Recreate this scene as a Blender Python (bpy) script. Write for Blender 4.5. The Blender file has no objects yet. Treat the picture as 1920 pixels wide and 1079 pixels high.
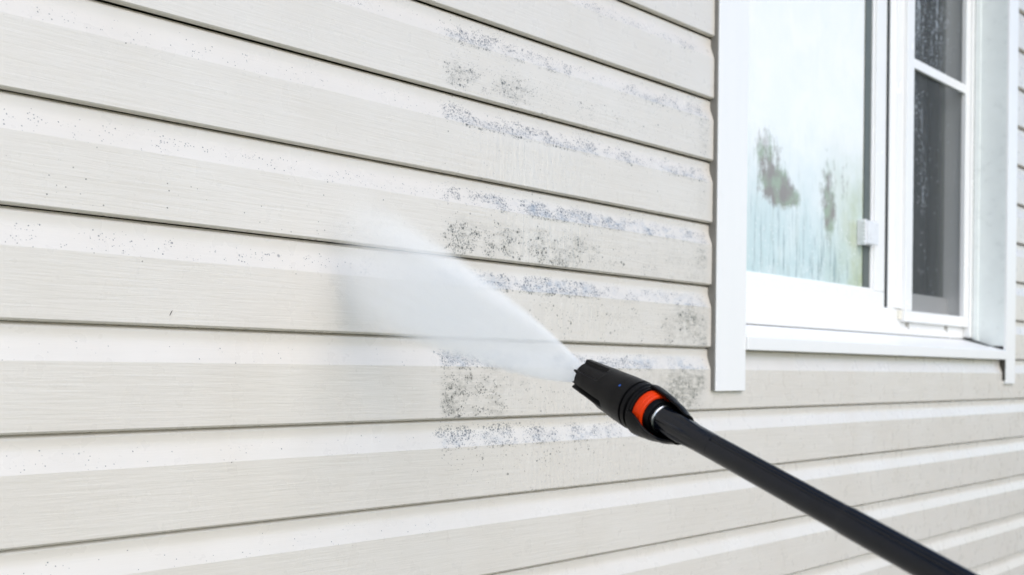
import bpy, bmesh, math, random
from mathutils import Vector, Matrix, noise
random.seed(7)
R = math.radians
sc = bpy.context.scene
col = sc.collection

# ---------------------------------------------------------------- camera
cam_d = bpy.data.cameras.new('camera'); cam = bpy.data.objects.new('camera', cam_d); col.objects.link(cam)
sc.camera = cam
TH = math.atan2(1910, 2000); ROLL = R(0.6)
F = Vector((math.cos(TH), math.sin(TH), 0)); R0 = Vector((math.sin(TH), -math.cos(TH), 0)); U0 = Vector((0, 0, 1))
RX = R0*math.cos(ROLL) + U0*math.sin(ROLL); UP = U0*math.cos(ROLL) - R0*math.sin(ROLL)
M = Matrix((RX, UP, -F)).transposed().to_4x4(); M.translation = (0, -1.0953, 1.5)
cam.matrix_world = M
cam_d.sensor_width = 36; cam_d.lens = 36*2000/1920
cam_d.shift_y = (692-539.5)/1920
cam_d.clip_start = 0.02; cam_d.clip_end = 500
cam_d.dof.use_dof = True; cam_d.dof.focus_distance = 1.27; cam_d.dof.aperture_fstop = 6.3

# ---------------------------------------------------------------- world, sun, exposure
w = bpy.data.worlds.new('World'); sc.world = w; w.use_nodes = True
nt = w.node_tree; nt.nodes.clear()
sky = nt.nodes.new('ShaderNodeTexSky'); sky.sky_type = 'NISHITA'; sky.sun_disc = False
SUN_EL, SUN_AZ = 38, 200        # azimuth clockwise from +Y
sky.sun_elevation = R(SUN_EL); sky.sun_rotation = R(SUN_AZ)
sky.air_density = 1.0; sky.dust_density = 1.05; sky.ozone_density = 1.0
bg = nt.nodes.new('ShaderNodeBackground'); bg.inputs[1].default_value = 0.15
wo = nt.nodes.new('ShaderNodeOutputWorld')
nt.links.new(sky.outputs[0], bg.inputs[0]); nt.links.new(bg.outputs[0], wo.inputs[0])
sd = bpy.data.lights.new('sun', 'SUN'); sd.energy = .80; sd.angle = R(60); sd.color = (1, .935, .85)
so = bpy.data.objects.new('sun', sd); col.objects.link(so)
sv = Vector((math.sin(R(SUN_AZ))*math.cos(R(SUN_EL)), math.cos(R(SUN_AZ))*math.cos(R(SUN_EL)), math.sin(R(SUN_EL))))
so.rotation_euler = sv.to_track_quat('Z', 'Y').to_euler()
sc.view_settings.view_transform = 'Standard'; sc.view_settings.look = 'None'
sc.view_settings.exposure = 0.66; sc.view_settings.gamma = 1.0
sc.cycles.use_denoising = True
sc.cycles.volume_bounces = 16; sc.cycles.max_bounces = 20; sc.cycles.transparent_max_bounces = 16
sc.cycles.volume_step_rate = 1.0

# ---------------------------------------------------------------- helpers
class NB:
    """tiny node builder"""
    def __init__(s, name, rough=.5):
        s.m = bpy.data.materials.new(name); s.m.use_nodes = True; s.t = s.m.node_tree; s.t.nodes.clear()
        s.out = s.n('ShaderNodeOutputMaterial')
    def n(s, t, **k):
        x = s.t.nodes.new(t)
        for a, b in k.items(): setattr(x, a, b)
        return x
    def link(s, a, b): s.t.links.new(a, b)
    def put(s, sock, v):
        if hasattr(v, 'is_linked') or isinstance(v, bpy.types.NodeSocket): s.link(v, sock)
        elif isinstance(v, (tuple, list)) and len(v) == 3 and sock.type == 'RGBA': sock.default_value = (*v, 1)
        else: sock.default_value = v
    def math(s, op, a, b=0.0, c=None, clamp=False):
        x = s.n('ShaderNodeMath', operation=op); x.use_clamp = clamp
        s.put(x.inputs[0], a); s.put(x.inputs[1], b)
        if c is not None: s.put(x.inputs[2], c)
        return x.outputs[0]
    def mr(s, v, a, b, c=0.0, d=1.0, smooth=False):
        x = s.n('ShaderNodeMapRange'); x.clamp = True
        if smooth: x.interpolation_type = 'SMOOTHSTEP'
        for i, q in enumerate((v, a, b, c, d)): s.put(x.inputs[i], q)
        return x.outputs[0]
    def coord(s, scale=(1, 1, 1), rot=(0, 0, 0)):
        tc = s.n('ShaderNodeTexCoord'); mp = s.n('ShaderNodeMapping')
        mp.inputs['Scale'].default_value = scale; mp.inputs['Rotation'].default_value = rot
        s.link(tc.outputs['Object'], mp.inputs[0]); return mp.outputs[0]
    def noise(s, vec, scale, detail=3, rough=.5, dist=0.0):
        x = s.n('ShaderNodeTexNoise'); s.link(vec, x.inputs['Vector'])
        x.inputs['Scale'].default_value = scale; x.inputs['Detail'].default_value = detail
        x.inputs['Roughness'].default_value = rough; x.inputs['Distortion'].default_value = dist
        return x.outputs[0]
    def vor(s, vec, scale):
        x = s.n('ShaderNodeTexVoronoi'); s.link(vec, x.inputs['Vector']); x.inputs['Scale'].default_value = scale
        return x.outputs['Distance'], x.outputs['Color']
    def attr(s, name):
        x = s.n('ShaderNodeAttribute'); x.attribute_name = name; return x.outputs['Fac']
    def mix(s, f, a, b):
        x = s.n('ShaderNodeMix', data_type='RGBA'); s.put(x.inputs[0], f)
        s.put(x.inputs[6], a); s.put(x.inputs[7], b); return x.outputs[2]
    def bump(s, h, strength, dist, normal=None):
        x = s.n('ShaderNodeBump'); x.inputs['Strength'].default_value = strength; x.inputs['Distance'].default_value = dist
        s.put(x.inputs['Height'], h)
        if normal is not None: s.link(normal, x.inputs['Normal'])
        return x.outputs[0]
    def pbr(s, color, rough=.5, normal=None, spec=.5, metallic=0.0, coat=0.0, alpha=None):
        p = s.n('ShaderNodeBsdfPrincipled')
        s.put(p.inputs['Base Color'], color); s.put(p.inputs['Roughness'], rough)
        s.put(p.inputs['Specular IOR Level'], spec); s.put(p.inputs['Metallic'], metallic)
        s.put(p.inputs['Coat Weight'], coat)
        if alpha is not None: s.put(p.inputs['Alpha'], alpha)
        if normal is not None: s.link(normal, p.inputs['Normal'])
        s.link(p.outputs[0], s.out.inputs[0]); return p

def new_obj(name, verts, faces, mat, parent=None, smooth=False, attrs=None, mats=None, midx=None):
    me = bpy.data.meshes.new(name); me.from_pydata(verts, [], faces); me.validate(clean_customdata=False); me.update()
    if smooth: me.polygons.foreach_set('use_smooth', [True]*len(me.polygons))
    if attrs:
        for an, vals in attrs.items():
            a = me.attributes.new(an, 'FLOAT', 'POINT'); a.data.foreach_set('value', vals)
    me.materials.append(mat)
    for m2 in (mats or []): me.materials.append(m2)
    if midx: me.polygons.foreach_set('material_index', midx)
    o = bpy.data.objects.new(name, me); col.objects.link(o)
    if parent: o.parent = parent
    return o
def from_bm(name, bm, mat, parent=None, smooth=False, bevel=0.0, seg=2, angle=None):
    me = bpy.data.meshes.new(name); bmesh.ops.recalc_face_normals(bm, faces=bm.faces); bm.to_mesh(me); bm.free()
    if smooth: me.polygons.foreach_set('use_smooth', [True]*len(me.polygons))
    me.materials.append(mat)
    o = bpy.data.objects.new(name, me); col.objects.link(o)
    if bevel:
        b = o.modifiers.new('bevel', 'BEVEL'); b.width = bevel; b.segments = seg; b.limit_method = 'ANGLE'; b.angle_limit = R(40)
        b.harden_normals = False
    if parent: o.parent = parent
    return o
def box(bm, x0, x1, y0, y1, z0, z1):
    vs = [bm.verts.new((x, y, z)) for x in (x0, x1) for y in (y0, y1) for z in (z0, z1)]
    for f in ((0, 1, 3, 2), (4, 6, 7, 5), (0, 4, 5, 1), (2, 3, 7, 6), (0, 2, 6, 4), (1, 5, 7, 3)):
        bm.faces.new([vs[i] for i in f])
def prism_x(bm, prof, x0, x1):
    """profile of (y,z) extruded along X"""
    a = [bm.verts.new((x0, y, z)) for y, z in prof]; b = [bm.verts.new((x1, y, z)) for y, z in prof]
    n = len(prof)
    for i in range(n): bm.faces.new((a[i], a[(i+1) % n], b[(i+1) % n], b[i]))
    bm.faces.new(a); bm.faces.new(b[::-1])
def prism_z(bm, prof, z0, z1):
    a = [bm.verts.new((x, y, z0)) for x, y in prof]; b = [bm.verts.new((x, y, z1)) for x, y in prof]
    n = len(prof)
    for i in range(n): bm.faces.new((a[i], a[(i+1) % n], b[(i+1) % n], b[i]))
    bm.faces.new(a); bm.faces.new(b[::-1])
def empty(name, loc=(0, 0, 0)):
    o = bpy.data.objects.new(name, None); o.location = loc; o.empty_display_size = .1; col.objects.link(o); return o
def sstep(a, b, x):
    if a == b: return float(x > a)
    t = max(0., min(1., (x-a)/(b-a))); return t*t*(3-2*t)
def rect(x, x0, x1, s0, s1): return sstep(x0-s0, x0+s0, x)*(1-sstep(x1-s1, x1+s1, x))

# ---------------------------------------------------------------- materials
def m_siding():
    b = NB('wet_beige_vinyl_siding')
    P = b.coord()
    grain = b.noise(b.coord((6, 6, 115)), 1.6, 5, .6, .45)
    grain2 = b.noise(b.coord((16, 16, 420)), 1.0, 3, .6, .3)
    cath = b.noise(b.coord((2.2, 2.2, 26)), 1.0, 2, .5, 1.2)     # wide cathedral figure of the embossing
    rings = b.math('SINE', b.math('MULTIPLY', cath, 120.0))
    g = b.math('ADD', b.math('MULTIPLY', grain, 1.0), b.math('MULTIPLY', grain2, .35))
    g = b.math('ADD', g, b.math('MULTIPLY', rings, .02))
    # water running down: slanting ripples where the wall is wet
    wet = b.attr('wet')
    rip = b.noise(b.coord((120, 30, 14), (0, R(-38), 0)), 1.0, 3, .55, .8)
    h = b.math('ADD', g, b.math('MULTIPLY', b.math('MULTIPLY', rip, wet), 5.5))
    emb = b.attr('emb')
    n1 = b.bump(b.math('MULTIPLY', h, emb), .45, .0010)
    warp = b.noise(b.coord((3, 3, 14)), 1.0, 2)
    n1 = b.bump(warp, .25, .004, n1)
    # colour: faint chalking and dirt film
    blotch = b.noise(P, 7, 4, .6)
    streak = b.noise(b.coord((4, 4, 60)), 1.0, 4, .65)
    base = b.mix(b.mr(blotch, .35, .65), (.718, .670, .606), (.745, .702, .645))
    base = b.mix(b.mr(streak, .45, .75, 0, .22), base, (.680, .640, .580))
    base = b.mix(b.mr(grain, .60, .75, 0, .10), base, (.50, .48, .45))
    # mildew: specks in two sizes + smudge film
    mould = b.attr('mould'); smudge = b.attr('smudge')
    clus = b.mr(b.noise(b.coord((42, 42, 70)), 1.0, 4, .65), .42, .66, .02, 2.6)
    clus2 = b.mr(b.noise(P, 16, 3, .6), .38, .60, .15, 1.15)
    dens = b.math('MULTIPLY', b.math('MULTIPLY', mould, clus), clus2)
    tot = None; face = b.mr(emb, .3, 1.0)
    for sc_, rad, k in ((150, .38, .80), (260, .46, .95), (520, .52, 1.15)):
        d, c = b.vor(P, sc_)
        sep = b.n('ShaderNodeSeparateColor'); b.link(c, sep.inputs[0])
        on = b.math('LESS_THAN', sep.outputs[0], b.math('MULTIPLY', b.math('MULTIPLY', dens, b.math('MULTIPLY_ADD', face, -.45, 1.0)) if sc_ > 400 else b.math('MULTIPLY', dens, b.math('MINIMUM', dens, 1.0)), k))
        size = b.math('MULTIPLY_ADD', sep.outputs[1], .7, .5)
        sp = b.mr(b.math('DIVIDE', d, size), rad, rad*.45, 0, 1)
        sp = b.math('MULTIPLY', sp, on)
        sp = b.math('MULTIPLY', sp, b.math('MULTIPLY_ADD', sep.outputs[2], .42, .58))
        tot = sp if tot is None else b.math('MAXIMUM', tot, sp)
    sm_n = b.noise(b.coord((60, 60, 130)), 1.0, 5, .7)
    film = b.math('MULTIPLY', b.math('MULTIPLY', smudge, clus2), b.mr(sm_n, .40, .64, 0, 1.1))
    face = b.mr(emb, .3, 1.0)
    col_ = b.mix(b.math('MULTIPLY', film, .62), base, b.mix(face, (.25, .32, .40), (.135, .135, .105)))  # mildew film and specks bluer on the coves: sky sheen painted in
    col_ = b.mix(b.math('MULTIPLY', tot, .93), col_, b.mix(face, (.035, .050, .070), (.030, .034, .028)))
    rough = b.mr(b.noise(P, 30, 3), .3, .7, .22, .42)
    rough = b.math('SUBTRACT', rough, b.math('MULTIPLY', wet, .12))
    p = b.pbr(col_, rough, n1, spec=.6, coat=.55); p.inputs['Coat Roughness'].default_value = .30; b.link(n1, p.inputs['Coat Normal'])
    return b.m
def m_simple(name, c, rough=.4, nscale=30, var=.06, bump=.0, bscale=200, spec=.5, metallic=0., coat=0.):
    b = NB(name); P = b.coord()
    n = b.noise(P, nscale, 4, .6)
    dark = tuple(max(0, x*(1-var)) for x in c); lite = tuple(min(1, x*(1+var)) for x in c)
    cc = b.mix(b.mr(n, .3, .7), dark, lite)
    nm = b.bump(b.noise(P, bscale, 3, .6), bump, .0006) if bump else None
    b.pbr(cc, b.mr(n, .3, .7, rough*.85, rough*1.15), nm, spec, metallic, coat)
    return b.m
def m_trim():
    b = NB('white_painted_aluminium_trim'); P = b.coord()
    st = b.noise(b.coord((40, 40, 3)), 1.0, 4, .6)
    c = b.mix(b.mr(st, .45, .75, 0, .3), (.895, .89, .88), (.85, .855, .845))
    c = b.mix(b.mr(b.noise(P, 18, 4, .7), .60, .80, 0, .2), c, (.70, .70, .66))
    b.pbr(c, .28, b.bump(b.noise(b.coord((30, 30, 2)), 1.0, 2), .12, .002), .5)
    return b.m
def m_pane():
    b = NB('fogged_glass_painted_reflection'); P = b.coord()  # fogged glass with the sky and foliage reflection painted into its colour
    clear = b.attr('clear'); tint = b.attr('tint')  # clear masks the painted foliage patches, tint the painted lower reflection
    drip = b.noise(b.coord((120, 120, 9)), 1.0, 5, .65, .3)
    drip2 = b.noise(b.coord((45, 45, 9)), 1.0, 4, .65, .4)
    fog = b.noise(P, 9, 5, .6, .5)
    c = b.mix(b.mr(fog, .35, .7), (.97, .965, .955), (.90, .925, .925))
    # pale teal lower half: reflection painted over the fog
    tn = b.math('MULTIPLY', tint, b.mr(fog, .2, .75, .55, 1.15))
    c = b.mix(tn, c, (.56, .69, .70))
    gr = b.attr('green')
    c = b.mix(b.math('MULTIPLY', gr, b.mr(b.noise(P, 14, 4, .6), .3, .7, .3, 1)), c, (.46, .52, .34))  # soft green of reflected foliage, painted at the lower right
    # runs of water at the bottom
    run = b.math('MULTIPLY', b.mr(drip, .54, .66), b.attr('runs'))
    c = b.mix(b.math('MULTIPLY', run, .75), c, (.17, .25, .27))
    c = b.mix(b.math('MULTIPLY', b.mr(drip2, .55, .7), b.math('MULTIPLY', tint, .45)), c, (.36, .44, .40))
    # brown and olive patches: foliage reflection painted into the colour
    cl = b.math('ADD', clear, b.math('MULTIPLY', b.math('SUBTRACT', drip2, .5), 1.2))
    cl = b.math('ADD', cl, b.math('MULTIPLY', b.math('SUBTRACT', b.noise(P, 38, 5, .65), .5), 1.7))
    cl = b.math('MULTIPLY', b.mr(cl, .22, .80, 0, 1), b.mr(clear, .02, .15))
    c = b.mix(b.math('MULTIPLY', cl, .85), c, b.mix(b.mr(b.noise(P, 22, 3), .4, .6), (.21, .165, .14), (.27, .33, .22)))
    # droplets
    d, vc = b.vor(b.coord((1, 1, .8)), 150)
    sep = b.n('ShaderNodeSeparateColor'); b.link(vc, sep.inputs[0])
    dr = b.math('MULTIPLY', b.mr(d, .30, .12), b.math('LESS_THAN', sep.outputs[0], b.math('MULTIPLY', b.attr('runs'), .34)))
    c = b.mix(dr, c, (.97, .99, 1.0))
    nrm = b.bump(b.math('ADD', drip, b.math('MULTIPLY', dr, 1.5)), .35, .0012)
    b.pbr(c, b.mr(fog, .3, .7, .10, .26), nrm, .6)
    return b.m
def m_screen():
    b = NB('dark_insect_screen_mesh'); P = b.coord()
    s = b.noise(b.coord((110, 110, 2.2)), 1.0, 4, .6)
    wet = b.attr('wet')
    sp = b.noise(b.coord((70, 70, 40)), 1.0, 4, .75)
    v = b.math('MULTIPLY', wet, b.mr(b.math('ADD', b.math('MULTIPLY', s, .55), b.math('MULTIPLY', sp, .5)), .53, .62))
    d, vc = b.vor(P, 170)
    sep = b.n('ShaderNodeSeparateColor'); b.link(vc, sep.inputs[0])
    dr = b.math('MULTIPLY', b.mr(d, .35, .15), b.math('LESS_THAN', sep.outputs[0], b.math('MULTIPLY_ADD', wet, .40, .03)))
    k = b.math('MAXIMUM', b.math('MULTIPLY', v, .75), dr)
    c = b.mix(k, (.095, .100, .100), (.75, .83, .92))
    alpha = b.math('MAXIMUM', k, .50)
    b.pbr(c, .5, None, .3, alpha=alpha)
    return b.m
def m_clear():
    b = NB('clear_window_glass')
    tr = b.n('ShaderNodeBsdfTransparent'); tr.inputs[0].default_value = (.80, .85, .84, 1)
    gl = b.n('ShaderNodeBsdfGlossy'); gl.inputs['Roughness'].default_value = .03
    fr = b.n('ShaderNodeFresnel'); fr.inputs[0].default_value = 1.5
    mx = b.n('ShaderNodeMixShader'); b.link(fr.outputs[0], mx.inputs[0]); b.link(tr.outputs[0], mx.inputs[1]); b.link(gl.outputs[0], mx.inputs[2])
    b.link(mx.outputs[0], b.out.inputs[0]); return b.m
def m_bounce_gravel():
    b = NB('bounce_gravel'); P = b.coord()  # unseen gravel, its tone picked for the light it bounces onto the wall
    d, vc = b.vor(P, 45)
    c = b.mix(b.mr(b.noise(P, 3, 6, .7), .3, .7), (.13, .125, .11), (.20, .19, .17))
    c = b.mix(b.mr(d, .0, .5, .5, 0), c, (.2, .19, .17))
    far = b.noise(P, .08, 3)
    c = b.mix(b.mr(far, .5, .6), c, (.16, .20, .09))
    b.pbr(c, .9, b.bump(d, .8, .02)); return b.m
def m_leaf():
    b = NB('leaves'); P = b.coord()
    c = b.mix(b.mr(b.noise(P, 1.2, 4), .3, .7), (.05, .085, .03), (.12, .15, .06))
    b.pbr(c, .6); return b.m
SID = m_siding(); TRIM = m_trim()
REV = m_simple('reveal_cladding_tree_tint', (.83, .87, .85), .3, 25, .03)  # greenish tint paints the tree reflection and shading of the right reveal
VINYL = m_simple('white_window_vinyl', (.90, .895, .885), .25, 12, .01)
GASK_GAP = m_simple('gasket_and_gap_shade', (.035, .04, .04), .5, 60, .2)
SHADOWGAP = m_simple('dark_backing_gap_shade', (.06, .055, .05), .8, 60, .3, .5)  # near-black colour stands in for the shade in gaps and cavities
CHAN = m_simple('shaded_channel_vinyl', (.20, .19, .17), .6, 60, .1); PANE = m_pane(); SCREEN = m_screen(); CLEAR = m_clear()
BLACK = m_simple('matt_black_plastic', (.0034, .0034, .0040), .36, 90, .25, .25, 900, .13)
TUBEM = m_simple('satin_black_lance_coating', (.0032, .0046, .0085), .20, 50, .25, .12, 700, .34)
ORANGE = m_simple('orange_plastic', (.74, .042, .002), .42, 60, .08, .1, 500, .2)
STEEL = m_simple('bright_steel_ring', (.62, .64, .66), .28, 60, .05, metallic=1.0)
BLUE = m_simple('blue_paint_dot', (.01, .10, .45), .4, 60, .1)
DARKBORE = m_simple('dark_bore', (.004, .004, .004), .6, 60, .1)

# ---------------------------------------------------------------- ground and far wood (seen in the panes)
def ground():
    n = 40; vs = []; fs = []
    for i in range(n+1):
        for j in range(n+1):
            x = -150+300*i/n; y = -150+300*j/n
            h = 0 if (abs(x) < 16 and abs(y) < 16) else .35*noise.noise(Vector((x*.03, y*.03, 0)))
            vs.append((x, y, h))
    for i in range(n):
        for j in range(n): a = i*(n+1)+j; fs.append((a, a+n+1, a+n+2, a+1))
    o = new_obj('unseen_bounce_ground', vs, fs, m_bounce_gravel(), smooth=True); o['kind'] = 'structure'
ground()
def wood():
    vs = []; fs = []
    for t in range(26):
        cx = random.uniform(4, 60); cy = -random.uniform(15, 30) ; h = random.uniform(4.5, 9)
        for c in range(16):
            a = random.uniform(0, 6.28); rr = random.uniform(0, 1.9); cz = random.uniform(.8, h)
            k = Vector((cx+rr*math.cos(a), cy+rr*math.sin(a), cz)); cr = random.uniform(.5, 1.2)
            for l in range(45):
                p = k + Vector([random.gauss(0, cr*.5) for _ in range(3)]); s = random.uniform(.08, .2)
                u = Vector([random.gauss(0, 1) for _ in range(3)]).normalized(); v = u.orthogonal().normalized()
                i = len(vs); vs += [p+u*s, p+v*s*.6, p-u*s, p-v*s*.6]; fs.append((i, i+1, i+2, i+3))
    o = new_obj('distant_woodland', vs, fs, m_leaf()); o['kind'] = 'stuff'
wood()

# ---------------------------------------------------------------- the house wall
house = empty('house', (0, 0, 0))
house['label'] = 'beige lap-sided house wall with a white framed window on the right'; house['category'] = 'house'

H = .1148; Z0 = 1.5430; D = .0080; CV = .35
XL, XR = 1.700, 3.235            # siding stops behind the two casings above the sill
def mould_at(x, k, v):
    """k: course (-1 = the one under the sill line, 0 the one above it ...), v: 0 top .. 1 bottom edge"""
    edge = sstep(1.000, 1.014, x + .012*noise.noise(Vector((v*14+k*3, 2, k))))
    end = 1-sstep(1.655, 1.672, x)
    m = s = 0.
    cov = 1.45*rect(v, .17, .36, .06, .02)
    low = lambda a, b: rect(v, a+.03, b, .15, .05)
    if k == 4:   m = cov*.5*rect(x, 1.12, 1.62, .05, .03)*sstep(.15, .33, v)
    elif k == 3:
        m = cov*(1.9-1.5*sstep(1.05, 1.40, x)) + low(.64, .90)*(1.3*(1-sstep(1.12, 1.22, x)) + .40*(1-sstep(1.2, 1.6, x))) + .10
        s = .30*cov*sstep(.2, .33, v) + .35*low(.6, .92)*(1-sstep(1.14, 1.24, x))
    elif k == 2:
        m = cov*(1.6-1.15*sstep(1.12, 1.45, x)) + .05; s = .35*cov*sstep(.2, .33, v)
    elif k == 1:
        m = cov*(.85+.35*rect(x, 1.12, 1.32, .04, .05)-.45*sstep(1.32, 1.50, x)) + low(.60, .95)*(1.35*(1-sstep(1.27, 1.38, x))+.30) + .10
        s = .55*cov*rect(x, 1.10, 1.62, .06, .02) + .50*low(.5, .97)*rect(x, 1.02, 1.33, .05, .04)
        s += .25*sstep(1.3, 1.62, x)*low(.38, .98)
    elif k == 0:
        m = cov*(1.8*(1-sstep(1.22, 1.40, x))+.35) + .24*low(.4, .98) + .65*low(.38, .98)*sstep(1.50, 1.60, x)
        s = .55*cov*(1-sstep(1.25, 1.38, x)) + .22*cov + .95*low(.36, 1.0)*sstep(1.50, 1.62, x)
    elif k == -1:
        m = cov*(1.35*(1-sstep(1.12, 1.20, x))+.80*rect(x, 1.25, 1.46, .04, .04)+.25)*1.2 + low(.48, .96)*((.85+.5*noise.noise(Vector((x*22, v*3, 5))))*(1-sstep(1.06, 1.20, x))+.20) + .35*low(.4, .96)*sstep(1.45, 1.58, x)
        s = .45*cov +   .60*low(.4, .97)*(1-sstep(1.13, 1.2, x)) + 1.05*low(.34, 1.0)*sstep(1.44, 1.57, x)
    elif k == -2:
        m = rect(v, .10, .37, .05, .02)*(1.20-.75*sstep(1.12, 1.5, x)) + .20*rect(v, .36, .60, .02, .1)*(1-sstep(1.2, 1.4, x)) + .05
        s = .45*rect(v, .2, .36, .06, .02)*(1-.5*sstep(1.4, 1.55, x)); end = 1-sstep(1.55, 1.66, x)
    if k in (1, 2, 3): m += .30*rect(x, 1.635, 1.665, .012, .008)*low(.38, .95); s += .55*rect(x, 1.635, 1.665, .012, .008)*low(.38, .98)
    m *= edge*end; s *= edge*end
    if -3 <= k <= 3 and x < 1.02:      # the odd speck left on the cleaned side
        q = {3: .045, 2: .075, 1: .115, 0: .12, -1: .02, -2: .045, -3: .03}[k]
        m += q*rect(v, .16, .35, .06, .02)*(1-edge)
        if k == 1: m += .04*low(.5, .92)*(1-edge)
    return m, s
def wet_at(x, k, v):
    wv = 0.
    if k in (2,): wv = .8*rect(x, 1.08, 1.30, .05, .08)*sstep(.2, .5, v)
    if k == 1: wv = .9*rect(x, 1.12, 1.34, .06, .06)
    if k == 0: wv = .7*rect(x, 1.18, 1.42, .08, .08)
    if k == -1: wv = .6*rect(x, 1.15, 1.5, .08, .06)
    if k == -2: wv = .5*rect(x, 1.15, 1.55, .08, .06)
    
    return wv
def cvf(t):      # cove: recessed and upright first, then a straight bevel out to the crease
    a, b_ = .22, .50
    q = 0 if t < a else ((t-a)**2/(2*(b_-a)) if t < b_ else (b_-a)/2+(t-b_))
    return q/((b_-a)/2+(1-b_))
def siding():
    xs = []
    x = -2.6
    while x < 6.6:
        xs.append(x); x += .010 if .3 < x < 1.68 else .05
    xs.append(6.6)
    vs = []; fs = []; am = []; asm = []; aw = []; ae = []
    def wob(x, z): return .0011*noise.noise(Vector((x*1.1, z*2.3, 1.7)))
    def strip(xlist, pts, k, zt):
        """pts: list of (v, y, z-drop, emboss)"""
        base = len(vs); n = len(pts)
        for x in xlist:
            lz = .0007*noise.noise(Vector((x*.9, k*5.1, 3.3)))
            for (v, y, dz, e) in pts:
                vs.append((x, y+wob(x, zt-v*H), zt-dz+lz))
                m, s = mould_at(x, k-1, v) if .3 < x < 1.7 else (0, 0)
                am.append(m); asm.append(s); aw.append(wet_at(x, k-1, v)); ae.append(e)
        for i in range(len(xlist)-1):
            for j in range(n-1):
                a = base+i*n+j; fs.append((a, a+1, a+n+1, a+n))
    for k in range(-12, 15):
        zt = Z0+k*H
        JX = 3.262+.012*(k % 2)
        ranges = [(-2.6, JX, 0), (JX-.004, 6.6, .0016)] if k < 1 else [(-2.6, XL-.014, 0), (XR+.014, 6.6, .0016)]
        for (a, b_, yo) in ranges:
            xl = [a]+[q for q in xs if a+1e-4 < q < b_-1e-4]+[b_]
            cove = [(0, D+.0045, 0, .1), (.012, D+.0038, .012*H, .1), (.022, D+.0014, .022*H, .1)]
            for i in range(15):
                t = i/14; vv = .034+t*(CV-.034)
                cove.append((vv, D*(1-cvf(t)), vv*H, .30))
            strip(xl, [(v_, y_+yo, d_, e_) for v_, y_, d_, e_ in cove], k, zt)
            fl = [(CV+(1-CV)*t, 0, (CV+(1-CV)*t)*H, 1.0) for t in [i/12*.96 for i in range(13)]]
            strip(xl, [(v_, y_+yo, d_, e_) for v_, y_, d_, e_ in fl], k, zt)
            strip(xl, [(v_, y_+yo, d_, e_) for v_, y_, d_, e_ in [(.974, 0, .974*H, .3), (.983, .0006, .983*H, .3), (.991, .0020, .991*H, .3), (.997, .0038, .997*H, .3), (1., .0062, H, .3), (1., D+.0045, H-.0022, .1)]], k, zt)
    o = new_obj('siding', vs, fs, SID, house, True, {'mould': am, 'smudge': asm, 'wet': aw, 'emb': ae})
    return o
siding()
# sheathing behind the siding, with the window hole, and the room beyond
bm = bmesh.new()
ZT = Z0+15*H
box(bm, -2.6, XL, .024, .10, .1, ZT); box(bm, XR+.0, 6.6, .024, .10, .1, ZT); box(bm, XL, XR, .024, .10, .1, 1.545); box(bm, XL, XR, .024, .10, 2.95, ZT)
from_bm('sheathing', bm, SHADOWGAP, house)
bm = bmesh.new(); box(bm, -2.6, 6.6, -.012, .12, -.05, .13)
from_bm('foundation', bm, m_simple('grey_concrete', (.30, .29, .27), .8, 12, .15, .6, 80), house, bevel=.004)

def cladplate(name, prof, z0, z1, mat, parent, bev=.0012):
    bm = bmesh.new(); prism_z(bm, prof, z0, z1); return from_bm(name, bm, mat, parent, bevel=bev)
# casings: flat boards proud of the siding; the left one seen end-on at its outer side as a dark gap
def casing(x0, x1, z0, z1):
    c = cladplate('casing', [(x0, -.0085), (x1, -.0085), (x1, .0005), (x1-.004, .0005), (x1-.004, -.0035), (x0+.004, -.0035), (x0+.004, .0005), (x0, .0005)], z0, z1, TRIM, house)
    bm = bmesh.new(); box(bm, x0+.0045, x1-.0045, -.0030, -.001, z0+.0005, z0+.004)
    from_bm('end_cap', bm, TRIM, c)
    return c
casing(1.6835, 1.7855, 1.4625, 3.02)
casing(3.187, 3.262, 1.472, 3.02)
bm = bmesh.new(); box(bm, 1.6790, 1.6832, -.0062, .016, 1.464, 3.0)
from_bm('side_channel_shade', bm, CHAN, house)  # strip coloured dark for the shaded gap beside the left casing
bm = bmesh.new(); box(bm, 3.1805, 3.1868, -.0065, .014, 1.482, 1.541)
from_bm('side_channel_shade', bm, SHADOWGAP, house)  # dark strip drawn for the shade at the right casing's inner side
bm = bmesh.new(); box(bm, 1.66, 3.285, -.014, .0, 3.02, 3.12)
from_bm('head_casing', bm, TRIM, house, bevel=.002)
# sill: sloped top, square nose
bm = bmesh.new(); prism_x(bm, [(-.0135, 1.541), (-.0135, 1.5660), (.098, 1.5985), (.098, 1.541)], 1.786, 3.1785)
s_ = from_bm('sill', bm, TRIM, house, bevel=.0015)
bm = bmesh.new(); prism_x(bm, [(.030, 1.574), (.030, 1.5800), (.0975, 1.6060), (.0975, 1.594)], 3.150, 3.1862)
from_bm('corner_gap_shade', bm, GASK_GAP, s_)  # black wedge standing in for the dark cavity below the reveal
# cladding of the right reveal, in two bent pieces, ending above the sill
bm = bmesh.new()
prism_z(bm, [(3.1865, -.0030), (3.1865, .0700), (3.1800, .0705), (3.1800, .0850), (3.1905, .0850), (3.1905, -.0030)], 1.5800, 3.0)
from_bm('reveal', bm, REV, house, bevel=.0008)
bm = bmesh.new()
prism_z(bm, [(1.7860, -.0030), (1.7860, .0700), (1.7910, .0850), (1.7815, .0850), (1.7815, -.0030)], 1.5800, 3.0)
from_bm('reveal', bm, TRIM, house, bevel=.0008)
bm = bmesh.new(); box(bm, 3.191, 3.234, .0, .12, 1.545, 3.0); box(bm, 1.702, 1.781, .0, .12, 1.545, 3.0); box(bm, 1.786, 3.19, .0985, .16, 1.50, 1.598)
from_bm('backing_gap_shade', bm, SHADOWGAP, house)

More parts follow.
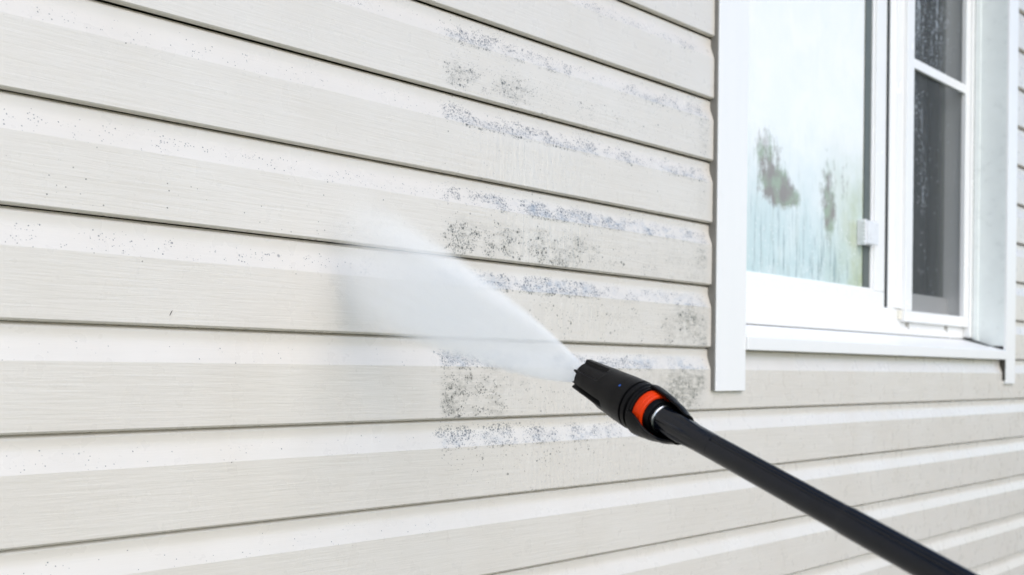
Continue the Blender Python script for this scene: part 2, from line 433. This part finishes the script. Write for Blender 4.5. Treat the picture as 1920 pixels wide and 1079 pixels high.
# window
bm = bmesh.new()
FY = .105
prism_x(bm, [(FY, 1.600), (FY, 1.6670), (FY+.004, 1.6685), (FY+.070, 1.6685), (FY+.070, 1.600)], 1.785, 3.1805)      # bottom rail
prism_x(bm, [(FY, 2.86), (FY, 3.0), (FY+.07, 3.0), (FY+.07, 2.86)], 1.785, 3.1805)
prism_z(bm, [(1.785, FY), (1.840, FY), (1.840, FY+.07), (1.785, FY+.07)], 1.6686, 2.859)
prism_z(bm, [(3.1385, FY), (3.1805, FY), (3.1805, FY+.07), (3.1385, FY+.07)], 1.6686, 2.859)
prism_z(bm, [(2.672, FY+.006), (2.692, FY+.002), (2.694, FY-.004), (2.735, FY-.004), (2.735, FY+.07), (2.672, FY+.07)], 1.6686, 2.859)  # mullion
window = from_bm('window', bm, VINYL, house, bevel=.0018)
# outer jamb face between reveal and the frame
bm = bmesh.new(); prism_z(bm, [(3.163, .0855), (3.1800, .0855), (3.1800, FY-.0004), (3.163, FY-.0004)], 1.6045, 3.0)
from_bm('jamb', bm, VINYL, window, bevel=.0012)
# left sash: rails round the fogged pane
SY = .117
bm = bmesh.new()
def sashframe(bm, x0, x1, z0, z1, ws, wb, wt, y0, y1):
    box(bm, x0, x1, y0, y1, z0, z0+wb); box(bm, x0, x1, y0, y1, z1-wt, z1)
    box(bm, x0, x0+ws, y0, y1, z0+wb+.0002, z1-wt-.0002); box(bm, x1-ws, x1, y0, y1, z0+wb+.0002, z1-wt-.0002)
sashframe(bm, 1.846, 2.664, 1.6692, 2.85, .058, .0400, .05, SY, SY+.035)
sash = from_bm('sash', bm, VINYL, window, bevel=.0016)
bm = bmesh.new()   # glazing bead, stepped in from the sash
sashframe(bm, 1.9045, 2.6055, 1.7094, 2.7998, .012, .006, .006, SY+.005, SY+.02)
from_bm('glazing_bead', bm, VINYL, window, bevel=.0012)
bm = bmesh.new(); box(bm, 2.6646, 2.6716, SY-.0035, SY+.02, 1.6692, 2.85)
from_bm('gasket', bm, GASK_GAP, window)
bm = bmesh.new(); box(bm, 2.560, 2.5932, SY+.0085, SY+.016, 1.7156, 2.7936)
from_bm('gasket', bm, m_simple('grey_spacer_bar', (.11, .125, .115), .45, 60, .15), window)
def blob(x, z, cx, cz, rx, rz): return max(0., 1-math.sqrt(((x-cx)/rx)**2+((z-cz)/rz)**2))
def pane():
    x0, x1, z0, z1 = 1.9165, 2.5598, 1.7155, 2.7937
    nx, nz = 90, 150; vs = []; fs = []; at = {'clear': [], 'tint': [], 'runs': [], 'green': []}  # clear, tint and green are masks of the painted reflection
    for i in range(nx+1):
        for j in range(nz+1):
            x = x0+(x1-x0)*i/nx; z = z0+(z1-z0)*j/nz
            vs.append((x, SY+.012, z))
            c = 1.7*blob(x, z, PB[0][0]+.01, PB[0][1]-.005, .10, .055)+1.1*blob(x, z, 2.195, 1.898, .07, .03)+.8*blob(x, z, PB[1][0], PB[1][1], .075, .085)+.85*blob(x, z, PB[2][0], PB[2][1], .055, .13)+.7*blob(x, z, PB[3][0], PB[3][1], .045, .07)+.35*blob(x, z, 2.46, 1.95, .03, .12)+.3*blob(x, z, 2.06, 2.0, .04, .09)  # outline of the painted foliage reflection
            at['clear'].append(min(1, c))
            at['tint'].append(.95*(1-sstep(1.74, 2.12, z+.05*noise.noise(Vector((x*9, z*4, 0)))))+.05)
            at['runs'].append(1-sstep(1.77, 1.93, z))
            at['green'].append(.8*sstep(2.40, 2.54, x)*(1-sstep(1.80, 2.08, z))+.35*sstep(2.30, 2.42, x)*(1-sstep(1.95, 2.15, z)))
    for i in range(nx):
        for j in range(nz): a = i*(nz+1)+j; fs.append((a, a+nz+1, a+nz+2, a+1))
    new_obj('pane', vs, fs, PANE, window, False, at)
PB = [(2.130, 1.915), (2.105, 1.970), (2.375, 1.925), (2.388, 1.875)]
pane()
# latch box on the fogged pane
bm = bmesh.new(); box(bm, 2.535, 2.592, SY-.016, SY+.011, 1.822, 1.880); box(bm, 2.528, 2.5348, SY-.012, SY+.0115, 1.819, 1.883)
for i in range(6): box(bm, 2.5235, 2.5278, SY-.011, SY-.004, 1.824+i*.0098, 1.829+i*.0098)
latch = from_bm('latch', bm, m_simple('milky_white_plastic', (.80, .81, .83), .3, 40, .06), window, bevel=.0015)
# weep slots under the screen and yellowed sealant at its corner
WEEP = m_simple('weathered_slot', (.30, .28, .24), .7, 80, .3)
for wx in (2.765, 3.025):
    bm = bmesh.new(); box(bm, wx, wx+.010, FY-.0012, FY+.001, 1.622, 1.634); box(bm, wx+.016, wx+.020, FY-.0012, FY+.001, 1.617, 1.634)
    from_bm('weep_slot', bm, WEEP, window, bevel=.0004)
bm = bmesh.new(); box(bm, 2.712, 2.7288, FY-.0065, FY+.0005, 1.640, 1.664)
from_bm('sealant', bm, m_simple('yellowed_sealant', (.78, .74, .64), .6, 90, .12, .4, 300), window, bevel=.002)
# right light: screen in its frame, muntin, inner sash and glass behind
QY = .090
bm = bmesh.new()
box(bm, 2.7290, 3.1615, QY, QY+.0145, 1.6350, 1.6640); box(bm, 2.7290, 3.1615, QY, QY+.0145, 2.80, 2.83)
box(bm, 2.7290, 2.7720, QY, QY+.0145, 1.6642, 2.7998); box(bm, 3.1280, 3.1615, QY, QY+.0145, 1.6642, 2.7998)
sf = from_bm('screen_frame', bm, VINYL, window, bevel=.0014)
bm = bmesh.new(); box(bm, 2.7725, 3.1275, QY+.001, QY+.010, 2.3085, 2.3340)
from_bm('muntin', bm, VINYL, window, bevel=.0012)
def screen():
    x0, x1, z0, z1 = 2.7722, 3.1278, 1.6642, 2.7998; nx, nz = 50, 130; vs = []; fs = []; wt = []
    for i in range(nx+1):
        for j in range(nz+1):
            x = x0+(x1-x0)*i/nx; z = z0+(z1-z0)*j/nz; vs.append((x, QY+.012, z))
            line = rect(x, 2.80+.05*(1-sstep(1.9, 2.3, z)), 2.84+.06*(1-sstep(1.9, 2.3, z)), .02, .02)
            q = line*rect(z, 1.95, 2.26, .05, .03)*.9 + .85*rect(x, 2.78, 3.02, .01, .06)*sstep(2.30, 2.42, z)
            wt.append(min(1, q))
    for i in range(nx):
        for j in range(nz): a = i*(nz+1)+j; fs.append((a, a+nz+1, a+nz+2, a+1))
    new_obj('insect_screen', vs, fs, SCREEN, window, False, {'wet': wt})
screen()
bm = bmesh.new(); IY = .142
box(bm, 2.74, 3.228, IY, IY+.03, 1.6692, 1.7200); box(bm, 3.146, 3.228, IY, IY+.03, 1.7202, 2.85); box(bm, 2.74, 2.775, IY, IY+.03, 1.7202, 2.85)
from_bm('inner_sash', bm, VINYL, window, bevel=.0015)
bm = bmesh.new(); box(bm, 2.7752, 3.1458, IY+.012, IY+.016, 1.7202, 2.85)
from_bm('inner_pane', bm, CLEAR, window)
# the room behind
bm = bmesh.new()
box(bm, 1.5, 4.4, 2.2, 2.25, .9, 3.1); box(bm, 1.45, 1.5, .18, 2.25, .9, 3.1); box(bm, 4.4, 4.45, .18, 2.25, .9, 3.1); box(bm, 1.45, 4.45, .18, 2.25, .85, .9); box(bm, 1.45, 4.45, .18, 2.25, 3.1, 3.15)
from_bm('room', bm, m_simple('dim_room_paint', (.22, .22, .20), .7, 5, .1), house)

# ---------------------------------------------------------------- small sliver of debris stuck on the siding
bm = bmesh.new()
pts = [Vector((.5945, -.0006, 1.5552)), Vector((.5952, -.0010, 1.5572)), Vector((.5962, -.0010, 1.5592)), Vector((.5976, -.0007, 1.5610))]
rr = [.00022, .00045, .0005, .0002]; rings = []
for p, r_ in zip(pts, rr): rings.append([bm.verts.new(p+Vector((math.cos(a)*r_, math.sin(a)*r_*.6, -math.sin(a)*r_*.2))) for a in [i*math.pi/3 for i in range(6)]])
for i in range(3):
    for j in range(6): bm.faces.new((rings[i][j], rings[i][(j+1) % 6], rings[i+1][(j+1) % 6], rings[i+1][j]))
bm.faces.new(rings[0]); bm.faces.new(rings[-1])
o = from_bm('debris_sliver', bm, m_simple('dry_brown_plant_bit', (.05, .045, .04), .8, 200, .3), smooth=True)
o['label'] = 'tiny dark curved sliver of debris stuck on the clean left siding'; o['category'] = 'debris'

# ---------------------------------------------------------------- pressure washer lance
A = Vector((.8058, -.5634, 1.4366)); AX = Vector((.1605, .9312, .3274)).normalized()
E1 = Vector((-.938, .0407, .3441)); E1 = (E1-AX*E1.dot(AX)).normalized(); E2 = AX.cross(E1).normalized()
lance = empty('pressure_washer_lance', A)
lance.matrix_world = Matrix((AX, E1, E2)).transposed().to_4x4(); lance.matrix_world.translation = A
lance['label'] = 'black pressure washer lance with an orange ring behind its nozzle'; lance['category'] = 'pressure washer'
def pol(s, r, th): return (s, r*math.cos(th), r*math.sin(th))
def lerp_prof(prof, s):
    if s <= prof[0][0]: return prof[0][1]
    for (a, ra), (b, rb) in zip(prof, prof[1:]):
        if s <= b: t = (s-a)/(b-a); t = t*t*(3-2*t)*.35+t*.65; return ra+(rb-ra)*t
    return prof[-1][1]
SH = [(.0290, .0125), (.045, .0178), (.060, .0213), (.074, .0232), (.092, .0245), (.105, .0239), (.130, .0218), (.155, .0195), (.1735, .0180)]
def adiff(a, b): return (a-b+180) % 360-180
def revolve(name, rows, mat, parent, n=64, r_at=None, closed=True, smooth=True):
    """rows: list of (s, r)"""
    vs = []; fs = []
    for (s, r) in rows:
        for j in range(n):
            th = 2*math.pi*j/n; vs.append(pol(s, r_at(s, r, math.degrees(th)) if r_at else r, th))
    for i in range(len(rows)-1):
        for j in range(n): fs.append((i*n+j, i*n+(j+1) % n, (i+1)*n+(j+1) % n, (i+1)*n+j))
    if closed: fs.append(tuple(range(n))[::-1]); fs.append(tuple((len(rows)-1)*n+j for j in range(n)))
    return new_obj(name, vs, fs, mat, parent, smooth)
def sharp(o, ang=32):
    me = o.data
    bm = bmesh.new(); bm.from_mesh(me); bmesh.ops.recalc_face_normals(bm, faces=bm.faces)
    for e in bm.edges:
        if len(e.link_faces) == 2 and e.calc_face_angle(0) > R(ang): e.smooth = False
    bm.to_mesh(me); bm.free(); return o
# front sleeve: scoops on the upper faces, open slots between the jaws, two grooves
def sleeve():
    n = 180
    ss = sorted(set([round(.0785+i*.0006, 5) for i in range(int((.1735-.0785)/.0006)+1)]+[.1735]))
    def r_at(s, r, th):
        r = lerp_prof(SH, s)
        for g in (.0830, .0900):
            q = abs(s-g); r -= .0028*(1-sstep(.0006, .0011, q))
        for sc_ in (30, 172, -95):             # scoops
            d = abs(adiff(th, sc_)); tt = 1-sstep(22, 28, d)
            back = sstep(.1310+.00012*d, .1345+.00012*d, s)
            r -= .0036*tt*back
        for sc_ in (-50, 130, 215):                    # slots
            d = abs(adiff(th, sc_)); tt = 1-sstep(6.5, 8.5, d)
            r -= .0085*tt*sstep(.1215, .1225, s)
        return max(r, .006)
    rows = [(s, 0) for s in ss]
    vs = []; fs = []
    def front(th):     # the jaws end at uneven lengths
        d = abs(adiff(th, -22)); return -.0050*(1-sstep(16, 20, d))
    for (s, _) in rows:
        for j in range(n):
            th = 2*math.pi*j/n; dg = math.degrees(th)
            k = max(0, (s-.155)/.0185); vs.append(pol(s+front(dg)*k, r_at(s, 0, dg), th))
    m = len(rows)
    for i in range(m-1):
        for j in range(n): fs.append((i*n+j, i*n+(j+1) % n, (i+1)*n+(j+1) % n, (i+1)*n+j))
    # lip and bore going back in
    last = (m-1)*n
    for (ds, rs) in ((-.0005, .90), (-.002, .72), (-.03, .68)):
        base = len(vs)
        for j in range(n):
            th = 2*math.pi*j/n; dg = math.degrees(th); vs.append(pol(.1735+front(dg)+ds, min(r_at(.1735, 0, dg)*rs, .0145*rs+.001), th))
        for j in range(n): fs.append((last+j, last+(j+1) % n, base+(j+1) % n, base+j))
        last = base
    fs.append(tuple(last+j for j in range(n)))
    return sharp(new_obj('sleeve', vs, fs, BLACK, lance, True), 28)
sl = sleeve()
o = sharp(revolve('spray_tip', [(.1435, .0085), (.1700, .0085), (.1720, .0070), (.1720, .0018), (.169, .0015)], DARKBORE, lance, 48))
# rear shroud: two prongs left by the cut-out that shows the orange ring
def shroud():
    vs = []; fs = []; n = 120; ss = [.0787-i*(.0787-.0285)/44 for i in range(45)]
    for s in ss:
        t = (.0787-s)/(.0787-.0285)
        if t < .02: lo, hi = -179.9+0, 180
        r = lerp_prof(SH, s)
        lo = -20-56*sstep(.08, .8, t); hi = 62+8*t
        for j in range(n+1):
            th = hi+(360-(hi-lo))*j/n
            edge = min(j, n-j)/n
            vs.append(pol(s, r, R(th)))
    for i in range(len(ss)-1):
        for j in range(n): a = i*(n+1)+j; fs.append((a, a+1, a+n+2, a+n+1))
    o = new_obj('rear_shroud', vs, fs, BLACK, lance, True)
    sd_ = o.modifiers.new('thick', 'SOLIDIFY'); sd_.thickness = .0024; sd_.offset = -1
    bv = o.modifiers.new('bevel', 'BEVEL'); bv.width = .0005; bv.segments = 2; bv.limit_method = 'ANGLE'; bv.angle_limit = R(50)
    return o
shroud()
sharp(revolve('shoulder', [(.0783, .0231), (.0755, .0230), (.0752, .0209), (.073, .0203)][::-1], BLACK, lance, 96))
sharp(revolve('orange_ring', [(.0650, .0130), (.0650, .0188), (.0660, .0197), (.0690, .0200), (.0694, .0206), (.0765, .0211)], ORANGE, lance, 96))
sharp(revolve('neck_sleeve', [(.0570, .0138), (.0590, .0142), (.0590, .0158), (.0602, .0165), (.0655, .0170)], BLACK, lance, 72))
sharp(revolve('steel_ring', [(.0545, .0110), (.0545, .0131), (.0552, .0136), (.0562, .0136), (.0568, .0131), (.0590, .0125)], STEEL, lance, 96))
def ribbed(s, r, th):
    k = 0
    for c in (50, -10, 120, 180, 240, 300): k = max(k, 1-sstep(5, 9, abs(adiff(th, c))))
    return r+.0019*k*rect(s, .014, .044, .010, .002)
sharp(revolve('neck', [(-.012, .0113), (-.004, .0114), (.004, .0115), (.014, .0117), (.024, .0119), (.034, .0120), (.044, .0121), (.0548, .0122)], TUBEM, lance, 120, ribbed), 30)
# lance tube with a raised flat rib along its upper side
def tube():
    n = 96; rows = [-.0122]; s = -.02
    while s > -.62: rows.append(s); s -= .02
    def r_at(s, th):
        r = .0113 + (.0005*sstep(-.155, -.160, s) if s < -.155 else 0)
        d = adiff(th, 48)
        r += .0011*(1-sstep(7, 9, abs(d)))
        r -= .0012*(1-sstep(1.5, 3.5, abs(adiff(th, 24))))+.0010*(1-sstep(1.5, 3.5, abs(adiff(th, 64))))
        return r
    rows = sorted(rows+[-.155, -.1565, -.158])
    vs = []; fs = []
    for s in rows:
        for j in range(n):
            th = 2*math.pi*j/n; vs.append(pol(s, r_at(s, math.degrees(th)), th))
    for i in range(len(rows)-1):
        for j in range(n): fs.append((i*n+j, i*n+(j+1) % n, (i+1)*n+(j+1) % n, (i+1)*n+j))
    fs.append(tuple(range(n))[::-1]); fs.append(tuple((len(rows)-1)*n+j for j in range(n)))
    return sharp(new_obj('lance_tube', vs, fs, TUBEM, lance, True), 25)
tube()
# small blue dot on the sleeve
vs = []; th0 = R(20); sdot = .103; rd = lerp_prof(SH, sdot)+.0001
for i in range(16):
    a = i*math.pi/8; vs.append(pol(sdot+.0010*math.cos(a), rd+.0001, th0+.0012*math.sin(a)/rd))
new_obj('blue_dot', vs, [tuple(range(16))], BLUE, sl)

# ---------------------------------------------------------------- the fan of water
TIP = A+AX*.1715
HIT = Vector((.822, -.004, 1.650)); fx = (HIT-TIP); LEN = fx.length; fx.normalize()
fy = Vector((-.20, 0, .98)); fy = (fy-fx*fy.dot(fx)).normalized(); fz = fx.cross(fy).normalized()
def spray():
    n = 28; m = 24; vs = []; fs = []
    for i in range(n+1):
        t = i/n; x = LEN*t*1.0
        hw = .0035+.100*t**.70; th = .0035+.024*t
        for j in range(m):
            a = 2*math.pi*j/m; vs.append((x, hw*math.copysign(abs(math.cos(a))**.6, math.cos(a)), th*math.copysign(abs(math.sin(a))**.6, math.sin(a))))
    for i in range(n):
        for j in range(m): fs.append((i*m+j, i*m+(j+1) % m, (i+1)*m+(j+1) % m, (i+1)*m+j))
    fs.append(tuple(range(m))[::-1]); fs.append(tuple(n*m+j for j in range(m)))
    b = NB('water_mist'); b.out
    tc = b.n('ShaderNodeTexCoord'); sp = b.n('ShaderNodeSeparateXYZ'); b.link(tc.outputs['Object'], sp.inputs[0])
    X, Y, Z = sp.outputs
    t = b.math('MAXIMUM', b.math('DIVIDE', X, LEN), .001)
    hw = b.math('MULTIPLY_ADD', b.math('POWER', t, .7), .100, .0035)
    th = b.math('MULTIPLY_ADD', t, .024, .0035)
    v = b.math('ABSOLUTE', b.math('DIVIDE', Y, hw)); w_ = b.math('ABSOLUTE', b.math('DIVIDE', Z, th))
    edge_in = b.math('MULTIPLY_ADD', t, -.50, .90)
    ev = b.mr(v, 1.0, edge_in, 0, 1, True)
    ew = b.mr(w_, 1.0, .0, 0, 1, True)
    far = b.mr(t, 1.0, .52, 0, 1, False)
    # streaks fanning out from the nozzle
    cx_ = b.n('ShaderNodeCombineXYZ'); b.link(b.math('MULTIPLY', X, 2.0), cx_.inputs[0]); b.link(b.math('MULTIPLY', b.math('DIVIDE', Y, hw), 6.0), cx_.inputs[1]); b.link(b.math('MULTIPLY', b.math('DIVIDE', Z, th), 1.0), cx_.inputs[2])
    st = b.mr(b.noise(cx_.outputs[0], 1.6, 3, .6), .3, .7, .72, 1.25)
    den = b.math('MULTIPLY', b.math('MULTIPLY', ev, ew), b.math('MULTIPLY', far, st))
    # keeps roughly the same optical depth while the sheet thickens
    den = b.math('MULTIPLY', den, b.math('DIVIDE', 1.40, th))
    pv = b.n('ShaderNodeVolumePrincipled'); pv.inputs['Color'].default_value = (.992, .997, 1, 1)
    pv.inputs['Anisotropy'].default_value = -.35
    b.link(den, pv.inputs['Density']); b.link(pv.outputs[0], b.out.inputs['Volume'])
    o = new_obj('water_spray', vs, fs, b.m)
    Mx = Matrix((fx, fy, fz)).transposed().to_4x4(); Mx.translation = TIP; o.matrix_world = Mx
    o['label'] = 'pale fan of water mist shooting from the nozzle onto the siding'; o['category'] = 'water spray'; o['kind'] = 'stuff'
    return o
spray()
